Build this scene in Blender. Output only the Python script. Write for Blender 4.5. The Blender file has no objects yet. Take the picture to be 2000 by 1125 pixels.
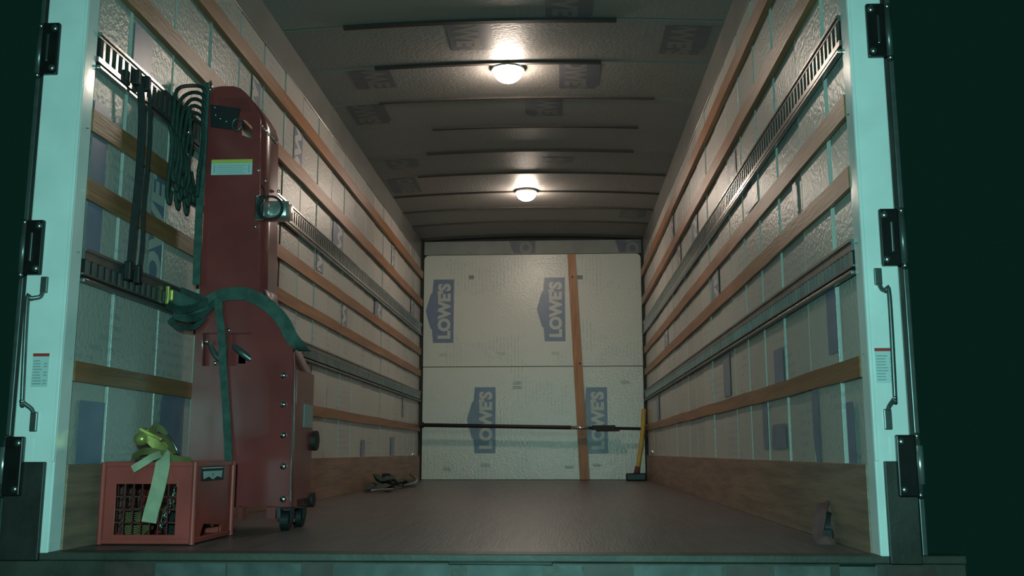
import bpy, bmesh, math, random
from mathutils import Vector, Matrix
random.seed(7)
S = bpy.context.scene
COL = S.collection

# ------------------------------------------------------------------ camera
F_PX, PITCH, YAW, ROLL = 1904.15, 0.1664, -0.0499, -0.0012
CAM = Vector((0.3034, 0.0, 0.2896))
cy, sy, cp, sp = math.cos(YAW), math.sin(YAW), math.cos(PITCH), math.sin(PITCH)
fwd = Vector((sy * cp, cy * cp, sp))
rt = Vector((cy, -sy, 0))
up = rt.cross(fwd)
cr, sr = math.cos(ROLL), math.sin(ROLL)
rt, up = cr * rt + sr * up, -sr * rt + cr * up
cam_d = bpy.data.cameras.new('camera')
cam = bpy.data.objects.new('camera', cam_d)
COL.objects.link(cam)
m = Matrix((rt, up, -fwd)).transposed().to_4x4()
m.translation = CAM
cam.matrix_world = m
cam_d.sensor_width = 36
cam_d.lens = F_PX / 2000 * 36
cam_d.clip_start = 0.02
S.camera = cam

# ------------------------------------------------------------------ light and exposure
S.view_settings.view_transform = 'Standard'
S.view_settings.look = 'None'
S.view_settings.gamma = 1
S.view_settings.use_curve_mapping = False
S.view_settings.exposure = 0.0

w = bpy.data.worlds.new('night')
S.world = w
w.use_nodes = True
w.node_tree.nodes['Background'].inputs[0].default_value = (0.16, 0.98, 0.70, 1)
w.node_tree.nodes['Background'].inputs[1].default_value = 0.0135

# cold light of the photographer's lamp, held beside the camera
ld = bpy.data.lights.new('flash', 'AREA')
ld.shape = 'DISK'
ld.size = 0.10
ld.energy = 74
ld.color = (0.40, 1.0, 0.93)
lo = bpy.data.objects.new('flash', ld)
COL.objects.link(lo)
lo.location = (0.22, -0.10, 0.52)
lo.rotation_euler = (math.radians(93), 0, math.radians(2))
LAMP_STRENGTH = 158
LAMP_COLOR = (1.0, 0.83, 0.69)

# ------------------------------------------------------------------ dimensions
W2 = 1.2          # half the inner width
Y0, Y1 = 2.91, 10.35
ZT = 2.554


# ------------------------------------------------------------------ materials
def mat(name, col, rough=0.6, metal=0.0, spec=0.5, noise=0.0, nscale=8.0, bump=0.0, bscale=40.0, coat=0.0, stretch=None, col2=None):
    m = bpy.data.materials.new(name)
    m.use_nodes = True
    nt = m.node_tree
    b = nt.nodes['Principled BSDF']
    b.inputs['Base Color'].default_value = (*col, 1)
    b.inputs['Roughness'].default_value = rough
    b.inputs['Metallic'].default_value = metal
    b.inputs['Specular IOR Level'].default_value = spec
    b.inputs['Coat Weight'].default_value = coat
    b.inputs['Coat Roughness'].default_value = 0.12
    tc = nt.nodes.new('ShaderNodeTexCoord')
    src = tc.outputs['Object']
    if stretch:
        mp = nt.nodes.new('ShaderNodeMapping')
        mp.inputs['Scale'].default_value = stretch
        nt.links.new(src, mp.inputs[0])
        src = mp.outputs[0]
    if noise or col2:
        n = nt.nodes.new('ShaderNodeTexNoise')
        n.inputs['Scale'].default_value = nscale
        n.inputs['Detail'].default_value = 6
        nt.links.new(src, n.inputs['Vector'])
        r = nt.nodes.new('ShaderNodeValToRGB')
        r.color_ramp.elements[0].position = 0.35
        r.color_ramp.elements[1].position = 0.65
        lo_ = col2 if col2 else tuple(c * (1 - noise) for c in col)
        r.color_ramp.elements[0].color = (*lo_, 1)
        r.color_ramp.elements[1].color = (*col, 1)
        nt.links.new(n.outputs[0], r.inputs[0])
        nt.links.new(r.outputs[0], b.inputs['Base Color'])
    if bump:
        n2 = nt.nodes.new('ShaderNodeTexNoise')
        n2.inputs['Scale'].default_value = bscale
        n2.inputs['Detail'].default_value = 3
        nt.links.new(src, n2.inputs['Vector'])
        bp = nt.nodes.new('ShaderNodeBump')
        bp.inputs['Strength'].default_value = bump
        bp.inputs['Distance'].default_value = 0.01
        nt.links.new(n2.outputs[0], bp.inputs['Height'])
        nt.links.new(bp.outputs[0], b.inputs['Normal'])
    return m


def foam_mat(name, col, axis, rough=0.33, amount=0.45, vary=0.12):
    """film-faced foam board: pale film, faint rows of small print, crinkled gloss. axis = the object axis the rows step along"""
    m = mat(name, col, rough=rough, spec=0.5, bump=0.28, bscale=55)
    nt = m.node_tree
    b = nt.nodes['Principled BSDF']
    tc = nt.nodes.new('ShaderNodeTexCoord')
    sep = nt.nodes.new('ShaderNodeSeparateXYZ')
    nt.links.new(tc.outputs['Object'], sep.inputs[0])

    def math_(op, a, v=None, c=None):
        n = nt.nodes.new('ShaderNodeMath')
        n.operation = op
        for i, x in enumerate((a, v, c)):
            if x is None:
                continue
            if isinstance(x, (int, float)):
                n.inputs[i].default_value = x
            else:
                nt.links.new(x, n.inputs[i])
        return n.outputs[0]
    t = sep.outputs[axis]
    fr = math_('FRACT', math_('MULTIPLY', t, 26.0))
    row = math_('LESS_THAN', fr, 0.45)
    mp = nt.nodes.new('ShaderNodeMapping')
    nt.links.new(tc.outputs['Object'], mp.inputs[0])
    n1 = nt.nodes.new('ShaderNodeTexNoise')      # where blocks of print lie
    n1.inputs['Scale'].default_value = 2.6
    nt.links.new(mp.outputs[0], n1.inputs['Vector'])
    blk = math_('GREATER_THAN', n1.outputs[0], 0.56)
    n2 = nt.nodes.new('ShaderNodeTexNoise')      # the broken words within a row
    n2.inputs['Scale'].default_value = 34
    nt.links.new(mp.outputs[0], n2.inputs['Vector'])
    wd = math_('GREATER_THAN', n2.outputs[0], 0.47)
    fac = math_('MULTIPLY', math_('MULTIPLY', row, blk), math_('MULTIPLY', wd, amount))
    oi = nt.nodes.new('ShaderNodeObjectInfo')
    hv = nt.nodes.new('ShaderNodeHueSaturation')
    hv.inputs['Color'].default_value = (*col, 1)
    nt.links.new(math_('MULTIPLY_ADD', oi.outputs['Random'], vary, 1 - vary / 2), hv.inputs['Value'])
    mix = nt.nodes.new('ShaderNodeMix')
    mix.data_type = 'RGBA'
    nt.links.new(fac, mix.inputs[0])
    nt.links.new(hv.outputs[0], mix.inputs[6])
    mix.inputs[7].default_value = (0.24, 0.27, 0.32, 1)
    nt.links.new(mix.outputs[2], b.inputs['Base Color'])
    return m


def glow_mat(name, col, strength):
    m = bpy.data.materials.new(name)
    m.use_nodes = True
    b = m.node_tree.nodes['Principled BSDF']
    b.inputs['Base Color'].default_value = (0.9, 0.9, 0.88, 1)
    b.inputs['Emission Color'].default_value = (*col, 1)
    b.inputs['Emission Strength'].default_value = strength
    return m


M = {}
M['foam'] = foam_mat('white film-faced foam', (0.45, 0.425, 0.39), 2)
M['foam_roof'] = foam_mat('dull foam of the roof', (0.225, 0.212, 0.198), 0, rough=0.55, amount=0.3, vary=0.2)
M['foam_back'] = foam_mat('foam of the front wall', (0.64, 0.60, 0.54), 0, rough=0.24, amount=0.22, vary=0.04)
M['foam_head'] = mat('dull foam strip', (0.27, 0.26, 0.24), rough=0.6, noise=0.2, nscale=5)
M['cavity'] = mat('dark cavity behind boards', (0.030, 0.028, 0.025), rough=0.8, noise=0.3)
M['stud'] = mat('galvanised steel stud', (0.36, 0.36, 0.35), rough=0.25, metal=0.9, noise=0.15, nscale=20)
M['band'] = mat('dull aluminium top rail', (0.27, 0.27, 0.25), rough=0.30, metal=0.35, noise=0.2, nscale=4, bump=0.05)
M['bow'] = mat('dark gap shadow', (0.035, 0.026, 0.022), rough=0.7, noise=0.3)  # near-black colour for the shadow between roof boards
M['wood'] = mat('varnished wood slat', (0.33, 0.15, 0.065), rough=0.42, stretch=(14, 0.9, 14), nscale=3.0, col2=(0.22, 0.095, 0.040), bump=0.12, bscale=12)
M['wood_back'] = mat('varnished pine batten', (0.46, 0.19, 0.07), rough=0.45, stretch=(14, 14, 1.2), nscale=3.0, col2=(0.32, 0.12, 0.045), bump=0.1, bscale=12)
M['ply'] = mat('scuffed plywood', (0.33, 0.20, 0.14), rough=0.50, stretch=(2, 0.7, 9), nscale=4.0, col2=(0.20, 0.125, 0.095), bump=0.15, bscale=18)
M['track'] = mat('galvanised track steel', (0.42, 0.41, 0.39), rough=0.24, metal=0.9, noise=0.25, nscale=9, bump=0.06, bscale=30)
M['track_dull'] = mat('dull track steel', (0.26, 0.25, 0.24), rough=0.38, metal=0.8, noise=0.25, nscale=9, bump=0.06, bscale=30)
M['slot'] = mat('dark slot back', (0.02, 0.018, 0.015), rough=0.8)
M['white'] = mat('white enamel post paint', (0.80, 0.82, 0.80), rough=0.16, noise=0.12, nscale=6, bump=0.03, bscale=25)
M['black_steel'] = mat('blackened steel', (0.022, 0.022, 0.022), rough=0.35, metal=0.5, noise=0.3, nscale=20)
M['black_plate'] = mat('dark scuffed steel plate', (0.055, 0.048, 0.042), rough=0.5, metal=0.3, noise=0.45, nscale=7, bump=0.1)
M['chrome'] = mat('bright chrome', (0.85, 0.85, 0.83), rough=0.13, metal=1.0, noise=0.05)
M['latch_chrome'] = mat('satin chrome latch', (0.9, 0.88, 0.85), rough=0.24, metal=0.9, noise=0.05)
M['dull_chrome'] = mat('dull zinc steel', (0.40, 0.40, 0.38), rough=0.28, metal=0.95, noise=0.15)
M['rod'] = mat('grey painted rod', (0.14, 0.155, 0.15), rough=0.35, metal=0.6, noise=0.2, nscale=30)
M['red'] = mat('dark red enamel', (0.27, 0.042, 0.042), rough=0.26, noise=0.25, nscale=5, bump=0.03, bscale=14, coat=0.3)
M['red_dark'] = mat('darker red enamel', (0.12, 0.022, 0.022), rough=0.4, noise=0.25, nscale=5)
M['crate'] = mat('faded red plastic', (0.42, 0.055, 0.046), rough=0.45, noise=0.25, nscale=9, bump=0.05)
M['black'] = mat('black rubber', (0.012, 0.012, 0.013), rough=0.6, noise=0.2, nscale=20)
M['blackstrap'] = mat('black woven webbing', (0.018, 0.020, 0.022), rough=0.75, noise=0.3, nscale=60, bump=0.2, bscale=300)
M['green'] = mat('dark green woven webbing', (0.055, 0.102, 0.086), rough=0.75, noise=0.45, nscale=30, bump=0.25, bscale=300)
M['green_dark'] = mat('dark green cord', (0.018, 0.045, 0.036), rough=0.7, noise=0.4, nscale=40, bump=0.2, bscale=200)
M['pale'] = mat('faded pale yellow webbing', (0.42, 0.40, 0.27), rough=0.8, noise=0.2, nscale=25, bump=0.2, bscale=250)
M['yellow'] = mat('yellow zinc plating', (0.55, 0.46, 0.14), rough=0.32, metal=0.55, noise=0.3, nscale=25)
M['olive'] = mat('olive webbing', (0.17, 0.13, 0.045), rough=0.8, noise=0.3, nscale=25, bump=0.2, bscale=250)
M['handle'] = mat('yellow fibreglass handle', (0.58, 0.36, 0.06), rough=0.4, noise=0.2, nscale=10)
M['redweb'] = mat('faded red webbing', (0.15, 0.050, 0.052), rough=0.8, noise=0.3, nscale=20, bump=0.2, bscale=200)
M['blue'] = mat('blue print ink', (0.185, 0.215, 0.31), rough=0.35, noise=0.15, nscale=12)
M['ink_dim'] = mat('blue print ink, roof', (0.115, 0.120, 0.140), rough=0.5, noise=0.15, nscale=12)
M['letters'] = mat('pale print ink', (0.52, 0.50, 0.46), rough=0.35, noise=0.05)
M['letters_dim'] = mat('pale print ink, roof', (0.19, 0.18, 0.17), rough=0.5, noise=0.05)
M['label'] = mat('label paper', (0.52, 0.60, 0.60), rough=0.5, noise=0.05)
M['label_y'] = mat('yellow label ink', (0.58, 0.50, 0.10), rough=0.5, noise=0.05)
M['label_red'] = mat('red label ink', (0.42, 0.035, 0.03), rough=0.5, noise=0.05)
M['label_grey'] = mat('grey label ink', (0.30, 0.34, 0.34), rough=0.5, noise=0.05)
M['tape_white'] = mat('worn white reflective tape', (0.095, 0.10, 0.095), rough=0.5, noise=0.5, nscale=14)
M['tape_red'] = mat('worn red reflective tape', (0.075, 0.042, 0.038), rough=0.5, noise=0.4, nscale=14)
M['sill'] = mat('worn steel sill', (0.07, 0.062, 0.05), rough=0.5, metal=0.2, noise=0.4, nscale=8, bump=0.1)
M['asphalt'] = mat('asphalt', (0.03, 0.03, 0.03), rough=0.9, noise=0.3, nscale=20)
M['skin'] = mat('white truck skin', (0.55, 0.57, 0.56), rough=0.3, noise=0.05)
M['lamp_rim'] = mat('lamp rim', (0.5, 0.5, 0.48), rough=0.3, metal=0.6)
M['lamp'] = glow_mat('lit lamp dome', LAMP_COLOR, LAMP_STRENGTH)


def floor_mat():
    m = mat('dark hardwood decking', (0.135, 0.115, 0.118), rough=0.36, stretch=(14, 0.8, 1), nscale=2.5, col2=(0.085, 0.075, 0.079), bump=0.12, bscale=9)
    nt = m.node_tree
    b = nt.nodes['Principled BSDF']
    b.inputs['Specular IOR Level'].default_value = 0.45
    return m


M['floor'] = floor_mat()


# ------------------------------------------------------------------ mesh helpers
def link(name, bm, mats, parent=None, smooth=False):
    me = bpy.data.meshes.new(name)
    bmesh.ops.recalc_face_normals(bm, faces=bm.faces)
    bm.to_mesh(me)
    bm.free()
    for mm in (mats if isinstance(mats, (list, tuple)) else [mats]):
        me.materials.append(mm)
    if smooth:
        for p in me.polygons:
            p.use_smooth = True
    o = bpy.data.objects.new(name, me)
    COL.objects.link(o)
    if parent:
        o.parent = parent
        o.matrix_parent_inverse = Matrix.Translation(parent.location).inverted()
    return o


def link_each(name, bm, mats, parent=None, smooth=False):
    """link every loose piece of the bmesh as an object of its own"""
    left = set(bm.verts)
    isl = []
    while left:
        st = [left.pop()]
        grp = set(st)
        while st:
            for e in st.pop().link_edges:
                for u in e.verts:
                    if u in left:
                        left.discard(u); grp.add(u); st.append(u)
        isl.append(grp)
    out = []
    for grp in isl:
        b = bmesh.new()
        mp = {v: b.verts.new(v.co) for v in bm.verts if v in grp}
        for f in bm.faces:
            if f.verts[0] in grp:
                nf = b.faces.new([mp[v] for v in f.verts])
                nf.material_index = f.material_index
                nf.smooth = f.smooth
        out.append(link(name, b, mats, parent, smooth))
    bm.free()
    return out


def tag(o, label=None, cat=None, group=None, kind=None):
    if label: o['label'] = label
    if cat: o['category'] = cat
    if group: o['group'] = group
    if kind: o['kind'] = kind
    return o


def empty(name, loc, label=None, cat=None, group=None, kind=None):
    o = bpy.data.objects.new(name, None)
    COL.objects.link(o)
    o.location = loc
    o.empty_display_size = 0.05
    return tag(o, label, cat, group, kind)


def box(bm, x0, x1, y0, y1, z0, z1, mi=0, bev=0.0):
    r = bmesh.ops.create_cube(bm, size=1)
    vs = r['verts']
    for v in vs:
        v.co = Vector(((x0 + x1) / 2 + v.co.x * (x1 - x0), (y0 + y1) / 2 + v.co.y * (y1 - y0), (z0 + z1) / 2 + v.co.z * (z1 - z0)))
    fs = set()
    for v in vs:
        fs.update(v.link_faces)
    for f in fs:
        f.material_index = mi
    if bev:
        es = set()
        for v in vs:
            es.update(v.link_edges)
        bmesh.ops.bevel(bm, geom=list(es), offset=bev, segments=2, affect='EDGES', profile=0.5)
    return vs


def bx(x0, x1, y0, y1, z0, z1, bev=0.0):
    bm = bmesh.new()
    box(bm, min(x0, x1), max(x0, x1), y0, y1, z0, z1, 0, bev)
    return bm


def cyl(bm, p0, p1, r, seg=16, r2=None, mi=0):
    p0, p1 = Vector(p0), Vector(p1)
    d = p1 - p0
    q = Vector((0, 0, 1)).rotation_difference(d.normalized())
    mt = Matrix.Translation((p0 + p1) / 2) @ q.to_matrix().to_4x4()
    r_ = bmesh.ops.create_cone(bm, cap_ends=True, segments=seg, radius1=r, radius2=r if r2 is None else r2, depth=d.length, matrix=mt)
    for v in r_['verts']:
        for f in v.link_faces:
            f.material_index = mi


def smooth_path(pts, n=6):
    P = [Vector(p) for p in pts]
    out = []
    for i in range(len(P) - 1):
        a = P[i - 1] if i else P[0]
        b, c = P[i], P[i + 1]
        d = P[i + 2] if i + 2 < len(P) else P[-1]
        for k in range(n):
            t = k / n
            out.append(0.5 * (2 * b + (c - a) * t + (2 * a - 5 * b + 4 * c - d) * t * t + (-a + 3 * b - 3 * c + d) * t ** 3))
    out.append(P[-1])
    return out


def tube(bm, pts, r, seg=8, n=6, mi=0, closed=False):
    P = smooth_path(pts, n) if n else [Vector(p) for p in pts]
    rings = []
    t0 = (P[1] - P[0]).normalized()
    nrm = t0.orthogonal().normalized()
    for i, p in enumerate(P):
        t = (P[min(i + 1, len(P) - 1)] - P[max(i - 1, 0)])
        if t.length < 1e-7:
            t = t0
        t.normalize()
        nrm = (nrm - t * nrm.dot(t))
        nrm = nrm.normalized() if nrm.length > 1e-6 else t.orthogonal().normalized()
        bn = t.cross(nrm)
        rings.append([bm.verts.new(p + r * (math.cos(2 * math.pi * k / seg) * nrm + math.sin(2 * math.pi * k / seg) * bn)) for k in range(seg)])
    for a, b in zip(rings, rings[1:]):
        for k in range(seg):
            f = bm.faces.new((a[k], a[(k + 1) % seg], b[(k + 1) % seg], b[k]))
            f.material_index = mi
            f.smooth = True
    for rg in (rings[0], rings[-1]):
        f = bm.faces.new(rg)
        f.material_index = mi


def ribbon(bm, pts, width, thick=0.003, face=(0, -1, 0), n=6, mi=0, twist=0.0):
    """a strap: a flat band swept along pts, its flat side towards 'face'"""
    P = smooth_path(pts, n) if n else [Vector(p) for p in pts]
    face = Vector(face).normalized()
    rings = []
    for i, p in enumerate(P):
        t = (P[min(i + 1, len(P) - 1)] - P[max(i - 1, 0)]).normalized()
        s = t.cross(face)
        if s.length < 1e-4:
            s = t.orthogonal()
        s.normalize()
        nn = s.cross(t).normalized()
        a = twist * i / len(P)
        s2 = s * math.cos(a) + nn * math.sin(a)
        n2 = nn * math.cos(a) - s * math.sin(a)
        h, k = s2 * width / 2, n2 * thick / 2
        rings.append([bm.verts.new(p + h + k), bm.verts.new(p - h + k), bm.verts.new(p - h - k), bm.verts.new(p + h - k)])
    for a, b in zip(rings, rings[1:]):
        for k in range(4):
            bm.faces.new((a[k], a[(k + 1) % 4], b[(k + 1) % 4], b[k])).material_index = mi
    bm.faces.new(rings[0]).material_index = mi
    bm.faces.new(rings[-1]).material_index = mi


def ball(bm, c, r, sc=(1, 1, 1), mi=0, seg=14):
    rr = bmesh.ops.create_uvsphere(bm, u_segments=seg, v_segments=max(6, seg // 2), radius=r)
    for v in rr['verts']:
        v.co = Vector((v.co.x * sc[0], v.co.y * sc[1], v.co.z * sc[2])) + Vector(c)
        for f in v.link_faces:
            f.material_index = mi
            f.smooth = True


def plate(loops, thick, frame):
    """a flat sheet from a 2D outline with holes, given thickness. frame(u, v, w) -> world point, w = 0..thick"""
    cu = bpy.data.curves.new('outline', 'CURVE')
    cu.dimensions = '2D'
    cu.fill_mode = 'BOTH'
    cu.extrude = thick / 2
    for lp in loops:
        s = cu.splines.new('POLY')
        s.points.add(len(lp) - 1)
        for p, (u, v) in zip(s.points, lp):
            p.co = (u, v, 0, 1)
        s.use_cyclic_u = True
    o = bpy.data.objects.new('outline', cu)
    COL.objects.link(o)
    bpy.context.view_layer.update()
    dg = bpy.context.evaluated_depsgraph_get()
    ev = o.evaluated_get(dg)
    me = ev.to_mesh()
    bm = bmesh.new()
    bm.from_mesh(me)
    ev.to_mesh_clear()
    bpy.data.objects.remove(o)
    bpy.data.curves.remove(cu)
    bmesh.ops.remove_doubles(bm, verts=bm.verts, dist=1e-6)
    for v in bm.verts:
        v.co = Vector(frame(v.co.x, v.co.y, v.co.z + thick / 2))
    return bm


def text_bm(txt, width, height, offset=0.05):
    cu = bpy.data.curves.new('lettering', 'FONT')
    cu.body = txt
    cu.offset = offset
    cu.align_x = 'CENTER'
    cu.resolution_u = 3
    o = bpy.data.objects.new('lettering', cu)
    COL.objects.link(o)
    bpy.context.view_layer.update()
    dg = bpy.context.evaluated_depsgraph_get()
    ev = o.evaluated_get(dg)
    me = ev.to_mesh()
    bm = bmesh.new()
    bm.from_mesh(me)
    ev.to_mesh_clear()
    bpy.data.objects.remove(o)
    bpy.data.curves.remove(cu)
    xs = [v.co.x for v in bm.verts]
    ys = [v.co.y for v in bm.verts]
    for v in bm.verts:
        v.co.x = ((v.co.x - min(xs)) / (max(xs) - min(xs)) - 0.5) * width
        v.co.y = ((v.co.y - min(ys)) / (max(ys) - min(ys)) - 0.5) * height
    return bm


def logo(frame, clip=None, dim=False, parent=None, name='printed_logo', scale=1.0, letters=True):
    """the gabled blue store logo with pale letters, in local (u along the word, v up); clip = (u0, u1, v0, v1) where the board is cut"""
    bm = bmesh.new()
    H, L = 0.11, 0.345
    pts = [(-L, -H), (L, -H), (L, H), (0.20, H + 0.012), (0.185, H + 0.03), (0.03, H + 0.075), (0, H + 0.082), (-0.03, H + 0.075), (-0.185, H + 0.03), (-0.20, H + 0.012), (-L, H)]
    bm.faces.new([bm.verts.new((a * scale, b * scale, 0.001)) for a, b in pts])
    if letters:
        t = text_bm("LOWE'S", 0.60 * scale, 0.145 * scale)
        for v in t.verts:
            v.co.z = 0.0016
            v.co.y -= 0.005 * scale
        me = bpy.data.meshes.new('tmp')
        t.to_mesh(me)
        t.free()
        n0 = len(bm.faces)
        bm.from_mesh(me)
        bpy.data.meshes.remove(me)
        bm.faces.ensure_lookup_table()
        for f in bm.faces[n0:]:
            f.material_index = 1
    bmesh.ops.triangulate(bm, faces=list(bm.faces))
    if clip:
        u0, u1, v0, v1 = clip
        for co, no in (((u0, 0, 0), (-1, 0, 0)), ((u1, 0, 0), (1, 0, 0)), ((0, v0, 0), (0, -1, 0)), ((0, v1, 0), (0, 1, 0))):
            g = list(bm.verts) + list(bm.edges) + list(bm.faces)
            bmesh.ops.bisect_plane(bm, geom=g, plane_co=co, plane_no=no, clear_outer=True)
    if not bm.faces:
        bm.free()
        return None
    for v in bm.verts:
        v.co = Vector(frame(v.co.x, v.co.y, v.co.z))
    return link(name, bm, [M['ink_dim'], M['letters_dim']] if dim else [M['blue'], M['letters']], parent)


# ================================================================== THE SETTING
# floor
fl = link('floor', bx(-1.30, 1.30, 2.916, 10.42, -0.06, 0.0), M['floor'])
tag(fl, kind='structure')

SEAM0, PITCHY = 3.165, 0.3775
seams = [SEAM0 + PITCHY * k for k in range(20)]
for side, sx in (('left', -1), ('right', 1)):
    wall = link('wall_' + side, bx(sx * 1.222, sx * 1.28, 2.92, 10.40, 0, 2.62), M['cavity'])
    tag(wall, kind='structure')
    edges = [2.925] + seams
    for a, b in zip(edges, edges[1:] + [10.34]):
        b = min(b, 10.345)
        if b - a < 0.05:
            continue
        bow = random.uniform(-0.003, 0.003)
        bm = bx(sx * (1.2 + bow), sx * 1.2215, a + 0.012, b - 0.010, 0.0, 2.36, 0.002)
        link('foam_panel', bm, M['foam'], wall)
    for a in seams:
        if a < 10.3:
            link('stud', bx(sx * 1.208, sx * 1.2218, a - 0.0075, a + 0.003, 0.0, 2.36), M['stud'], wall)
    band = link('trim_' + ('1' if sx < 0 else '2'), bx(sx * 1.196, sx * 1.2215, 2.92, 10.345, 2.362, 2.58, 0.003), M['band'])
    tag(band, kind='structure')
    kick = link('baseboard_' + side, bx(sx * 1.182, sx * 1.199, 2.916, 10.33, 0.0, 0.253, 0.002), M['ply'])
    tag(kick, kind='structure')
    # outer skin of the truck body
    sk = link('trim_' + ('3' if sx < 0 else '4'), bx(sx * 1.281, sx * 1.294, 2.93, 10.45, -0.1, 2.72), M['skin'])
    tag(sk, kind='structure')

# scraps of the store logo on the side-wall boards (y, z windows where each board shows it)
LFR = {-1: lambda uc, vc: (lambda u, v, w_: (-1.1945 + w_, vc - v, uc + u)), 1: lambda uc, vc: (lambda u, v, w_: (1.1945 - w_, vc + v, uc + u))}


def wall_logo(sx, yc, zc, win):
    y0, y1, z0, z1 = win
    if sx < 0:
        clip = (z0 - zc, z1 - zc, yc - y1, yc - y0)
    else:
        clip = (z0 - zc, z1 - zc, y0 - yc, y1 - yc)
    logo(LFR[sx](zc, yc), clip, parent=bpy.data.objects['wall_left' if sx < 0 else 'wall_right'], letters=y0 > 3.3 and z0 > 0.6)


for a in [(2.93, 1.08, (2.94, 3.10, 0.90, 1.42)), (3.06, 0.16, (2.98, 3.148, 0.25, 0.45)), (3.72, 0.17, (3.545, 3.905, 0.25, 0.52)),
          (3.45, 1.10, (3.41, 3.525, 0.93, 1.34)), (5.32, 2.04, (5.24, 5.42, 1.90, 2.12)), (6.42, 1.72, (6.22, 6.55, 1.62, 1.82)),
          (5.90, 1.50, (5.83, 6.0, 1.40, 1.52)), (6.62, 1.24, (6.57, 6.90, 1.14, 1.30)), (7.92, 1.42, (7.72, 8.05, 1.38, 1.52)),
          (8.7, 0.40, (8.60, 8.80, 0.26, 0.42)), (7.35, 0.42, (7.32, 7.50, 0.25, 0.38)), (9.2, 0.7, (9.22, 9.50, 0.62, 0.80)), (6.1, 0.72, (6.20, 6.50, 0.58, 0.70)),
          (3.30, 1.72, (3.19, 3.34, 1.64, 1.80)), (4.5, 2.0, (4.48, 4.62, 1.94, 2.12)), (8.5, 2.0, (8.47, 8.8, 1.92, 2.12)), (9.7, 1.75, (9.61, 9.9, 1.64, 1.82))]:
    wall_logo(-1, a[0], a[1], a[2])
for a in [(6.30, 1.70, (6.20, 6.50, 1.64, 1.90)), (5.55, 1.12, (5.44, 5.78, 1.15, 1.31)), (3.20, 0.95, (3.17, 3.28, 0.60, 0.82)), (3.36, 0.40, (3.45, 3.535, 0.25, 0.50)),
          (4.07, 0.20, (3.95, 4.28, 0.30, 0.40)), (3.02, 0.36, (3.04, 3.12, 0.25, 0.44)), (4.02, 0.36, (3.95, 4.12, 0.56, 0.71)), (4.9, 1.6, (4.70, 5.04, 1.64, 1.80)),
          (4.36, 1.40, (4.30, 4.66, 1.40, 1.52)), (7.2, 1.72, (6.96, 7.30, 1.64, 1.82)), (8.2, 1.15, (8.09, 8.40, 1.16, 1.30)), (5.3, 0.72, (5.10, 5.4, 0.58, 0.80)), (4.40, 0.44, (4.30, 4.40, 0.30, 0.50)),
          (3.72, 1.34, (3.56, 3.66, 1.16, 1.30)), (9.1, 0.7, (8.90, 9.2, 0.58, 0.80)), (7.6, 2.0, (7.35, 7.65, 1.92, 2.12))]:
    wall_logo(1, a[0], a[1], a[2])

# back (front bulkhead) wall
back = link('wall_back', bx(-1.28, 1.28, 10.375, 10.44, 0, 2.70), M['cavity'])
tag(back, kind='structure')


def rounded(x0, x1, z0, z1, r):
    out = [(x0, z0), (x1, z0)]
    for k in range(7):
        a = math.pi / 2 * k / 6
        out.append((x1 - r + r * math.cos(a), z1 - r + r * math.sin(a)))
    for k in range(7):
        a = math.pi / 2 + math.pi / 2 * k / 6
        out.append((x0 + r + r * math.cos(a), z1 - r + r * math.sin(a)))
    return out


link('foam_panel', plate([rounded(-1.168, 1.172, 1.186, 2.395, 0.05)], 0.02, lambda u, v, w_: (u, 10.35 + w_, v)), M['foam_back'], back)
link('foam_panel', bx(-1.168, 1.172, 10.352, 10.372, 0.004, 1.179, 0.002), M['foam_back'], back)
link('foam_header', bx(-1.17, 1.18, 10.345, 10.372, 2.40, 2.548, 0.002), M['foam_head'], back)
for x, z in ((-0.653, 2.152), (0.519, 2.14)):
    link('nail_plate', bx(x - 0.028, x + 0.028, 10.345, 10.351, z - 0.022, z + 0.022, 0.002), M['foam_head'], back)
BL = lambda xc, zc: (lambda u, v, w_: (xc - v, 10.349 - w_, zc + u))
for xc, zc in ((-0.952, 1.785), (0.246, 1.795), (-0.500, 0.620), (0.678, 0.615)):
    logo(BL(xc, zc), None, parent=back)
logo(lambda u, v, w_: (-0.07 - v, 10.344 - w_, 2.62 + u), (-0.21, -0.075, -0.2, 0.2), dim=True, parent=back)
logo(lambda u, v, w_: (1.08 - v, 10.344 - w_, 2.60 + u), (-0.19, -0.055, -0.09, 0.2), dim=True, parent=back)
# faint small print beneath the logos
bm = bmesh.new()
for xc, zc in ((-0.95, 1.32), (0.25, 1.33), (-0.5, 0.16), (0.67, 0.16), (-0.33, 1.33), (-0.16, 1.02), (-0.16, 0.97), (0.98, 1.02), (-0.9, 0.12), (0.38, 0.14)):
    for k in range(3):
        ww = random.uniform(0.03, 0.055)
        box(bm, xc - ww, xc + ww, 10.3488, 10.3495, zc - 0.012 * k, zc - 0.012 * k + 0.005)
link('small_print', bm, M['label_grey'], back)
for sx in (-1, 1):
    t = link('trim_' + ('5' if sx < 0 else '6'), bx(sx * 1.176, sx * 1.199, 10.31, 10.372, 0, 2.55, 0.003), M['cavity'])
    tag(t, kind='structure')

# roof: crowned foam boards; the shadow in their gaps is laid as dark strips
roof_gaps = [3.25, 3.82, 4.39, 4.95, 5.53, 6.11, 6.69, 7.26, 7.87, 8.46, 9.03, 9.60, 10.20]
ceil = link('ceiling', bx(-1.28, 1.28, 2.92, 10.44, 2.66, 2.72), M['skin'])
tag(ceil, kind='structure')
crown = lambda x: ZT + 0.040 * (1 - (x / 1.2) ** 2)


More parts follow.
